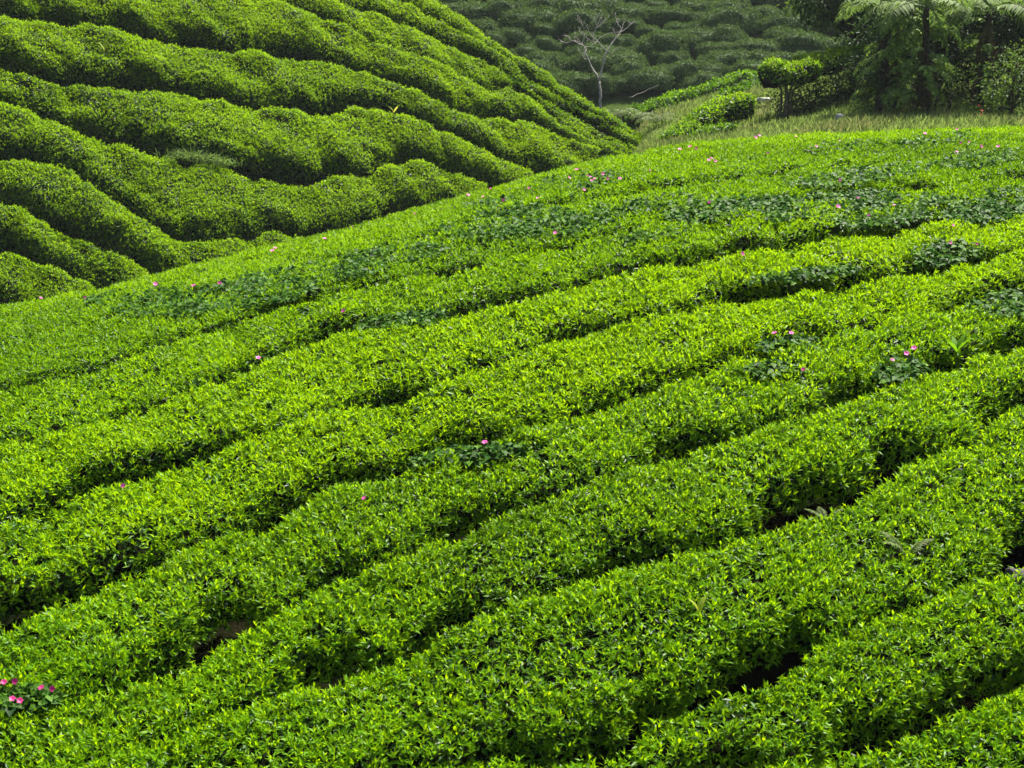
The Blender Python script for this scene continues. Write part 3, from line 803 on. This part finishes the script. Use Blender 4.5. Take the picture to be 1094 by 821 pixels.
def tree_fern(px, py, c, trunk_h, label, n_g, n_d, n_x, s=1.0, lean=(0, 0)):
    foot = at(px, py, c); foot[2] = float(ground_z(foot[0], foot[1])) - 0.1
    root = empty("tree_fern", foot)
    tag(root, label, "tree fern", "tree ferns above the meadow")
    pts = np.array([[0, 0, 0], [lean[0] * .3, lean[1] * .3, trunk_h * .35], [lean[0] * .7, lean[1] * .7, trunk_h * .7], [lean[0], lean[1], trunk_h]])
    V, T = tube(wobble(pts, 12, 0.02), np.linspace(0.10, 0.07, 12), 9)
    link("trunk", mesh_np("trunk", V, T, [M_DARKBARK], None, True), root)
    top = np.array([lean[0], lean[1], trunk_h])
    for k in range(n_g):
        put_frond(random.choice(FR_GREEN), root, top, k * 2 * math.pi / n_g + random.uniform(-.25, .25), random.uniform(-.35, .25), s * random.uniform(.8, 1.1))
    for k in range(n_d):
        put_frond(random.choice(FR_DROOP), root, top - np.array([0, 0, random.uniform(0.3, trunk_h * 0.85)]), random.uniform(0, 6.28), random.uniform(-0.3, 0.5), s * random.uniform(.6, 1.05))
    for k in range(n_x):
        put_frond(random.choice(FR_DEAD), root, top - np.array([0, 0, random.uniform(0.2, trunk_h * 0.6)]), random.uniform(0, 6.28), random.uniform(0.5, 1.1), s * random.uniform(.8, 1.2))
    return root
tree_fern(938, 128, 34.5, 2.6, "leaning dark tree fern whose fronds trail down toward the meadow", 12, 42, 8, 1.0, (0.2, 0))
tree_fern(990, 130, 33.5, 2.65, "tree fern with the black fibrous trunk standing nearest the crest", 12, 40, 10, 1.0, (-0.1, 0.1))
tree_fern(1046, 118, 34.5, 2.45, "tree fern with brown hanging fronds beside the red flowered shrub", 10, 14, 22, 1.0, (0.15, 0))
tree_fern(1100, 110, 36.5, 2.5, "tree fern at the photo's right edge, behind the red flowered shrub", 10, 16, 10, 1.0, (0, 0))

def fern_plant(px, py, c, n, s, label, top_fn=None, meshes=None, group=None):
    p = at(px, py, c)
    root = empty("fern", p)
    tag(root, label, "fern", group)
    for k in range(n):
        put_frond((meshes or FR_SMALL)[k % len(meshes or FR_SMALL)], root, (0, 0, 0), k * 2 * math.pi / n + random.uniform(-.4, .4), random.uniform(-.3, .2), s * random.uniform(.8, 1.15))
    return root

# ------------------------------------------------------------------ leafy trees and shrubs on the knoll
def leafy(name, foot, crowns, label, cat, trunk_r, mat, leafL, n_cl, per, age, group=None, limbs=True, wide=0.55):
    """crowns: list of (centre offset, radii); leaf clumps spread through them"""
    root = empty(name, foot)
    tag(root, label, cat, group)
    if limbs:
        Vs, Ts, o = [], [], 0
        fork = np.array([0.05, 0, max(min(c[0][2] for c in crowns) * 0.55, 0.2)])
        V_, T_ = tube(wobble(np.array([[0, 0, -0.15], fork]), 6, 0.02), np.linspace(trunk_r, trunk_r * .75, 6), 8)
        link("trunk", mesh_np("trunk", V_, T_, [M_DARKBARK], None, True), root)
        for cc, rr in crowns:
            for q in range(3):
                e = np.array(cc) + rng.normal(0, 0.45, 3) * np.array(rr)
                V_, T_ = tube(wobble(np.array([fork, fork * .4 + e * .6 + [0, 0, .1], e]), 7, 0.03), np.linspace(trunk_r * .6, 0.012, 7), 6)
                Vs.append(V_); Ts.append(T_ + o); o += len(V_)
        link("limbs", mesh_np("limbs", np.concatenate(Vs), np.concatenate(Ts), [M_DARKBARK], None, True), root)
    g = Geo()
    for cc, rr in crowns:
        rr = np.array(rr)
        nC = int(n_cl * (rr.prod() ** (2 / 3)))
        d = nrm(rng.normal(0, 1, (nC, 3))); rad = rng.uniform(0.45, 1.08, (nC, 1))
        C = np.array(cc) + d * rad * rr
        for k in range(nC):
            m = per
            off = rng.normal(0, 0.17, (m, 3)) * np.array([1.2, 1.2, .8])
            P = C[k] + off
            out = nrm(d[k] * 0.6 + off * 2 + np.array([0, 0, -0.15]) + rng.normal(0, .35, (m, 3)))
            LN = nrm(np.array([0, 0, 0.9]) + d[k] * .5 + rng.normal(0, .4, (m, 3)))
            L = leafL * rng.uniform(.7, 1.25, m)
            ac = age + rng.normal(0, 0.14)
            leaf_geo(g, P, out, LN, L, L * wide, np.clip(ac + rng.normal(0, .12, m), 0, 1), np.clip(rng.normal(.5, .2, m), 0, 1))
    link("foliage" if not limbs else "crown", g.mesh("crown", [mat]), root)
    return root
def foot_at(px, py, c):
    p = at(px, py, c); p[2] = float(ground_z(p[0], p[1])); return p
leafy("leafy_tree", foot_at(912, 100, 39), [((0.1, 0, 2.5), (1.1, 1.0, 1.0)), ((-0.9, -.3, 2.6), (0.8, .8, .75)), ((-1.5, -.5, 2.5), (.45, .42, .45)), ((.9, 0, 3.4), (1.2, 1, 1.0))],
      "broad leaved dark tree reaching out over the flat topped tea bush", "tree", 0.13, M_TREE, 0.15, 70, 30, 0.5)
leafy("leafy_tree", foot_at(985, 60, 42), [((0, 0, 1.2), (1.8, 1.2, 1.3)), ((0.4, 0, 3.0), (2.0, 1.4, 1.2))],
      "dense dark tree filling the space behind the trunks of the tree ferns", "tree", 0.16, M_TREE, 0.17, 80, 30, 0.95)  # leaf colour darkened, painting the shade behind the ferns
leafy("leafy_tree", foot_at(1085, 45, 44), [((0, 0, 1.3), (2.0, 1.3, 1.4)), ((0.6, 0, 3.4), (2.2, 1.5, 1.4))],
      "tree behind the right hand tree fern with lighter green leaves", "tree", 0.16, M_TREE, 0.17, 80, 30, 0.5)
leafy("shrub", foot_at(1078, 128, 32.5), [((0, 0, .75), (.75, .7, .75)), ((.5, .1, 1.15), (.6, .6, .5)), ((-.35, 0, .35), (.4, .4, .35))],
      "olive green shrub dotted with red flowers by the right edge", "shrub", 0.05, M_TREE, 0.085, 60, 34, 0.33)
leafy("shrub", foot_at(1012, 128, 33.8), [((0, 0, .5), (.5, .4, .55))], "dark green shrub growing between two tree fern trunks", "shrub", 0.04, M_TREE, 0.09, 60, 30, 0.45)
leafy("shrub", foot_at(955, 122, 34.6), [((0, 0, .7), (.75, .5, .75))], "tangled dark shrub under the leaning tree fern", "shrub", 0.04, M_TREE, 0.10, 60, 28, 0.6)
leafy("shrub", foot_at(893, 106, 37.4), [((0, 0, .55), (.8, .4, .65)), ((.7, 0, .7), (.7, .4, .7))], "low bank shrub under the flat topped tea bush", "shrub", 0.04, M_TREE, 0.075, 170, 30, 0.55)
leafy("shrub", foot_at(864, 110, 37.5), [((0.1, 0, .45), (.5, .35, .5)), ((-.3, -.1, .2), (.35, .3, .3)), ((-.6, .3, .3), (.45, .25, .38))], "scrubby dull plant on the bank beside the pale stem", "shrub", 0.03, M_TREE, 0.075, 190, 28, 0.6)
for px, h, lab in [(948, 1.15, "dark undergrowth bush behind the leaning tree fern"), (1000, 1.1, "dark undergrowth bush behind the black trunked tree fern"),
                   (1052, 1.05, "dark undergrowth bush behind the brown tree fern"), (1104, 1.1, "dark undergrowth bush at the photo's right edge behind the shrub")]:
    leafy("undergrowth_bush", foot_at(px, 116, 36.2), [((0, 0, h), (.85, .55, h)), ((.3, .2, h * 1.9), (.8, .5, .6))], lab, "bush", 0.06, M_TREE, 0.11, 130, 30, 0.95)  # darkest leaf colour, shade of the thicket painted in
# pale stem of the overhanging bush
bs = foot_at(840, 112, 37.0); bs[2] -= 0.05
st = bpy.data.objects["tea_bush"]
V_, T_ = tube(wobble(np.array([bs, at(841, 97, 37.0), at(838, 84, 37.1)]), 8, 0.012), np.linspace(0.06, 0.035, 8), 8)
flat = [o for o in COL.objects if o.get("label", "").startswith("flat topped tea bush")][0]
link("stem", mesh_np("stem", V_ - np.array(flat.location), T_, [M_BARK], None, True), flat)
for sx, tx in ((843, 852), (846, 866), (836, 829)):
    V_, T_ = tube(wobble(np.array([bs + [0.03 * (sx - 840), 0.1, 0], at(sx, 98, 37.15), at(tx, 84, 37.3), at(tx + 4, 78, 37.4)]), 9, 0.015), np.linspace(0.04, 0.018, 9), 6)
    link("stem", mesh_np("stem", V_ - np.array(flat.location), T_, [M_BARK], None, True), flat)

# ------------------------------------------------------------------ meadow grass
gr = Geo()
n = 60000
xs = rng.uniform(3, 17, n); ys = rng.uniform(29, 56, n)
zz, za, zb, zc, zd = ground_z(xs, ys, True)
keep = (zc >= zz - 0.01)
P = np.stack([xs, ys, zz], -1)[keep]
n = len(P)
clump = noise2(P[:, 0] / 1.1, P[:, 1] / 1.1, 31)
L = (0.16 + 0.10 * clump) * rng.uniform(0.6, 1.3, n)
D = nrm(np.stack([rng.normal(0.25, .35, n), rng.normal(-0.1, .35, n), np.ones(n)], -1))
leaf_geo(gr, P, D, rng.normal(0, 1, (n, 3)), np.maximum(L, 0.06), np.full(n, 0.035), np.clip(0.45 + 0.45 * noise2(P[:, 0] / 2.4, P[:, 1] / 2.4, 32) + rng.normal(0, .12, n), 0, 1), np.clip(rng.normal(.5, .2, n), 0, 1), droop=0.3)
tag(link("meadow_grass", gr.mesh("meadow_grass", [M_GRASS])), "pale olive grass on the slope beyond the near crest", "grass", None, "stuff")

# ------------------------------------------------------------------ creeping vine on the near hill
VP = [(230, 322, 110, 15), (330, 296, 95, 12), (150, 318, 60, 8), (420, 275, 60, 10), (540, 240, 75, 16), (600, 243, 60, 12), (690, 222, 60, 9), (520, 222, 40, 6),
      (620, 196, 60, 8), (780, 226, 70, 12), (880, 222, 80, 14), (950, 228, 70, 16), (1060, 222, 60, 18), (920, 190, 80, 9), (1000, 150, 45, 5), (900, 158, 40, 5),
      (1010, 272, 40, 12), (1050, 172, 50, 8), (430, 346, 50, 8), (860, 296, 60, 5), (960, 398, 26, 14), (1070, 330, 40, 14), (20, 752, 40, 12), (840, 372, 30, 8), (500, 490, 60, 8), (820, 398, 30, 6), (700, 255, 40, 6)]
vg = Geo()
for (cx, cy, rx, ry) in VP:
    m = int(rx * ry * 1.35)
    a = rng.uniform(0, 2 * np.pi, m); q = np.sqrt(rng.random(m))
    px = cx + rx * q * np.cos(a); py = cy + ry * q * np.sin(a) - 0.12 * rx * q * np.cos(a)
    u = (px - 547) / F
    ok = ((py - 410.5) / F > crest_v(u) + 0.003) & (rng.random(m) < 0.75 + 0.8 * noise2(px / 14, py / 7, 51))
    px, py = px[ok], py[ok]
    c = near_depth(px, py)
    Pp = at(px, py, c); Pp[:, 2] = near_hill(Pp[:, 0], Pp[:, 1])
    m = len(Pp)
    e = 0.15
    Nn = nrm(np.stack([-(near_hill(Pp[:, 0] + e, Pp[:, 1]) - near_hill(Pp[:, 0] - e, Pp[:, 1])) / (2 * e), -(near_hill(Pp[:, 0], Pp[:, 1] + e) - near_hill(Pp[:, 0], Pp[:, 1] - e)) / (2 * e), np.ones(m)], -1))
    D = nrm(np.cross(Nn, rng.normal(0, 1, (m, 3))) - Nn * .1)
    LN = nrm(Nn + rng.normal(0, .5, (m, 3)))
    L = rng.uniform(.045, .085, m)
    leaf_geo(vg, Pp + Nn * rng.uniform(0.0, .07, (m, 1)), D, LN, L, L * .85, np.clip(rng.normal(.5, .25, m), 0, 1), np.clip(rng.normal(.5, .2, m), 0, 1), droop=.12, wide=.32, fold=.12)
tag(link("creeping_vine", vg.mesh("creeping_vine", [M_VINE])), "dark heart leaved vine creeping over the upper tea rows", "vine", None, "stuff")

# ------------------------------------------------------------------ flowers
def flower_mesh(r, mat, age):
    g = Geo()
    for k in range(5):
        a = k * 2 * math.pi / 5
        D = np.array([[math.cos(a), math.sin(a), .45]]); N = np.array([[-.4 * math.cos(a), -.4 * math.sin(a), 1.0]])
        leaf_geo(g, np.zeros((1, 3)), D, N, np.array([r]), np.array([r * 1.05]), age, 0.4 + .1 * (k % 2), True, fold=.1, droop=.2, wide=.62)
    V, T = tube(np.array([[0, 0, -r * 1.1], [0, 0, -r * .4], [0, 0, .0]]), np.array([.08, .12, .3]) * r, 6)
    g.add(V, T, 1.0, .3)
    return g.mesh("flower", [mat])
FM = [flower_mesh(.052, M_PINK, .15), flower_mesh(.045, M_PINK, .5), flower_mesh(.024, M_PINK, .95)]
FLOW = [(500, 215), (516, 217), (538, 221), (565, 208), (574, 219), (443, 235), (377, 249), (524, 208), (608, 197), (628, 194), (635, 198), (632, 200), (644, 193), (649, 198), (662, 198),
        (616, 188), (694, 189), (624, 210), (593, 257), (760, 176), (757, 178), (764, 179), (737, 163), (726, 166), (744, 165), (811, 151), (850, 152), (897, 157), (872, 163), (820, 170), (988, 149), (1022, 169),
        (1026, 159), (1048, 163), (1066, 163), (1035, 158), (1022, 144), (897, 200), (916, 219), (895, 229), (955, 227), (928, 238), (793, 280), (1015, 268), (1018, 249), (1043, 269), (827, 366),
        (845, 366), (976, 382), (968, 388), (953, 395), (858, 405), (758, 224), (276, 392), (132, 530), (207, 313), (44, 325), (91, 325), (166, 311), (367, 341), (235, 310), (389, 544), (294, 272), (291, 275), (347, 262), (518, 484), (807, 153), (631, 196)]
GFL = "pink flowers scattered over the near tea rows"
def on_hill(px, py, lift):
    c = float(near_depth(px, py)); p = at(px, py, c)
    return np.array([p[0], p[1], float(near_hill(p[0], p[1])) + lift])
FLAB = {(276, 392): "single pink flower alone on the bright left tea row", (132, 530): "lone pink flower over the furrow on the far left", (389, 544): "faded pink flower low in the middle tea rows, left of centre",
        (518, 484): "small pink flower at the middle of the near tea rows", (976, 382): "upper pink flower beside the broad leaved sprout", (968, 388): "lower pink flower beside the broad leaved sprout"}
for (px, py) in FLOW:
    o = link("pink_flower", FM[0 if rng.random() < .6 else 1], None, on_hill(px, py, 0.085))
    o.rotation_euler = (R(rng.uniform(20, 65)), 0, rng.uniform(-.8, .8)); s = rng.uniform(.35, .68); o.scale = (s, s, s)
    tag(o, FLAB.get((px, py), "small pink trumpet flower among leaves of the upper near tea rows"), "flower", GFL if (px, py) not in FLAB else None)
for (px, py) in [(14, 763), (22, 765), (45, 751), (57, 752), (5, 745), (17, 744)]:
    o = link("magenta_flower", FM[2], None, on_hill(px, py, 0.1))
    o.rotation_euler = (R(rng.uniform(30, 70)), 0, rng.uniform(-.8, .8))
    tag(o, "deep magenta flower among dark leaves in the bottom left corner", "flower", "magenta flowers at bottom left")
RF = flower_mesh(.036, M_RED, .3)
for (px, py) in [(1046, 113), (1049, 118), (1048, 122)]:
    o = link("red_flower", RF, None, at(px, py, 32.0)); o.rotation_euler = (R(60), 0, 0)
    tag(o, "small red flower on the shrub by the brown tree fern", "flower", "red flowers on the shrub")

# ------------------------------------------------------------------ odd plants and stones
def sprout(name, p, n, L, W, mat, label, cat, age=.1, spread=.5):
    root = empty(name, p); tag(root, label, cat)
    for k in range(n):
        g = Geo()
        a = k * 2.4 + 0.6; tl = spread * (0.4 + 0.6 * k / max(n - 1, 1))
        D = np.array([math.cos(a) * tl, math.sin(a) * tl, 1.0]); D /= np.linalg.norm(D)
        N = np.array([-math.cos(a), -math.sin(a), tl]); N /= np.linalg.norm(N)
        S = np.cross(D, N); m = 9
        t = np.linspace(0, 1, m); w = W * np.sin(np.clip(t, 0.03, 0.995) * np.pi) ** .7 * .5
        mid = D[None] * (L * t)[:, None] - N[None] * (L * .35 * t ** 2.2)[:, None]
        V = np.stack([mid - S * w[:, None] + N * (w * .3)[:, None], mid, mid + S * w[:, None] + N * (w * .3)[:, None]], 1).reshape(-1, 3)
        T = []
        for i in range(m - 1):
            for j in (0, 1):
                b = i * 3 + j; T += [(b, b + 1, b + 4), (b, b + 4, b + 3)]
        g.add(V, np.array(T), age + .08 * (k % 3), .5)
        link("leaf", g.mesh("leaf", [mat], None, True), root)
    return root
M_SPROUT = leaf_mat("sprout_leaf", [(0, (.07, .17, .005)), (1, (.04, .11, .005))], [(0, (.16, .34, .005)), (1, (.08, .18, .005))], rough=.65, spec=.1)
sprout("broad_leaved_sprout", on_hill(1022, 378, 0), 5, .22, .05, M_SPROUT, "broad leaved yellow green sprout standing above the tea row", "plant", .1, .75)
sprout("yellow_sprout", on_hill(747, 660, 0.02), 2, .13, .05, M_YELLOW, "single pale yellow leaf standing up from the broad near tea row", "plant", .2, .3)
def on_left(px, py, lift=0.0):
    c = float(plane_depth(px, py, (LA, LB, LC))); p = at(px, py, c)
    return np.array([p[0], p[1], float(left_hill(p[0], p[1])) + lift])
sprout("yellow_sprout", on_left(112, 60, .1), 2, .32, .09, M_YELLOW, "pale yellow leaf sticking up from the fifth row of the left hill", "plant", .2, .3)
sprout("yellow_sprout", on_left(421, 122, .02), 3, .26, .07, M_YELLOW, "yellow leaf pair on the hump of the left hill's humped tea row", "plant", .2, .6)
for k, (px, py) in enumerate([(190, 170), (206, 171), (222, 174), (238, 178)]):
    p = on_left(px, py, .0); m = 110
    g = Geo()
    P = rng.normal(0, 1, (m, 3)) * np.array([.20, .10, .03])
    D = nrm(np.stack([rng.normal(.25, .5, m), rng.normal(-.15, .35, m), np.ones(m)], -1))
    leaf_geo(g, P, D, rng.normal(0, 1, (m, 3)) + np.array([0, 0, .6]), rng.uniform(.13, .3, m), np.full(m, .02), np.clip(rng.normal(.3, .12, m), 0, 1), np.clip(rng.normal(.5, .2, m), 0, 1), True, droop=.45)
    tag(link("grass_tuft", g.mesh("grass_tuft", [M_FERN]), None, p), "feathery grass tuft on the crest of the tall shaggy tea row", "grass tuft", "grass tufts on the shaggy left tea row")
p = on_hill(968, 592, -0.03)
root = empty("fern", p); tag(root, "small fern with fine fronds growing out of the broad near tea row", "fern")
for q, az in enumerate((0.3, 2.6, 3.5)):
    put_frond(FR_SMALL[q % 2], root, (0, 0, 0), az, random.uniform(-.35, 0), .5)
p = on_hill(882, 548, -0.08)
root = empty("fern", p); tag(root, "single fern tuft poking from the dark furrow below the bright near row", "fern")
for q, az in enumerate((0.3, 1.6, 2.8)):
    put_frond(FR_SMALL[q % 2], root, (0, 0, 0), az, random.uniform(-.35, 0), .36)
for k, (px, py, c, n, s) in enumerate([(655, 128, 46, 9, .62), (678, 128, 45, 8, .55), (700, 132, 43, 8, .5)]):
    p = at(px, py, c); p[2] = max(p[2], float(ground_z(p[0], p[1])))
    root = empty("fern", p); tag(root, "pale arching fern at the foot of the bare white tree", "fern", "ferns at the foot of the bare tree")
    for q in range(n):
        put_frond(FR_PALE[q % 2], root, (0, 0, 0), q * 2 * math.pi / n, random.uniform(-.25, .15), s)

def rock(name, p, size, mat, label, seed):
    import bmesh
    bm = bmesh.new(); bmesh.ops.create_icosphere(bm, subdivisions=4, radius=1)
    for v in bm.verts:
        q = np.array(v.co)
        k = 1 + .22 * float(noise2(q[0] * 1.7 + seed, q[1] * 1.7 + q[2], seed)) + .08 * float(noise2(q[0] * 5, q[1] * 5 + q[2] * 4, seed + 1))
        q = np.sign(q) * np.abs(q) ** .8 * k * np.array(size)
        v.co = q
    me = bpy.data.meshes.new(name); bm.to_mesh(me); bm.free(); me.materials.append(mat)
    for f in me.polygons: f.use_smooth = True
    return tag(link(name, me, None, p), label, "rock")
rock("rock", on_hill(1094, 612, -.06), (.13, .10, .09), M_DARKSTONE, "dark grey rock lodged in the furrow at the right edge", 61)
p = foot_at(818, 114, 41.5); rock("stone_slab", p + np.array([0, 0, .1]), (.30, .2, .10), M_STONE, "flat grey stone slab lying at the far side of the meadow", 62)
p = foot_at(897, 131, 33.5); rock("stone", p + np.array([0, 0, .12]), (.09, .08, .10), M_STONE, "small white stone in the grass by the near crest", 63)
pp = np.array([on_left(-40, 6, .35), on_left(30, -3, .4)])
V_, T_ = tube(wobble(pp, 6, 0.004), np.full(6, .03), 8); fb = V_.mean(0)
tag(link("wooden_pole", mesh_np("wooden_pole", V_ - fb, T_, [M_PALEWOOD], None, True), None, fb), "thin grey pole lying across the top left tea row", "pole")

# ------------------------------------------------------------------ haze over the valley
def haze(density):
    x0, x1, y0, y1, z0, z1 = -60, 60, -20, 110, -13, 30
    V = np.array([(x, y, z) for z in (z0, z1) for y in (y0, y1) for x in (x0, x1)], float)
    T = np.array([(0, 2, 3, 1), (4, 5, 7, 6), (0, 1, 5, 4), (2, 6, 7, 3), (0, 4, 6, 2), (1, 3, 7, 5)])
    m, nt, out = mat_new("haze_air")
    pv = nt.nodes.new("ShaderNodeVolumePrincipled")
    pv.inputs["Color"].default_value = (.86, .92, .95, 1)
    pv.inputs["Density"].default_value = density
    nt.links.new(pv.outputs[0], out.inputs["Volume"])
    o = link("haze", mesh_np("haze", V, T, [m])); o["kind"] = "stuff"
    o["label"] = "thin pale haze hanging over the whole valley"
HAZE = 0.00022
if HAZE: haze(HAZE)
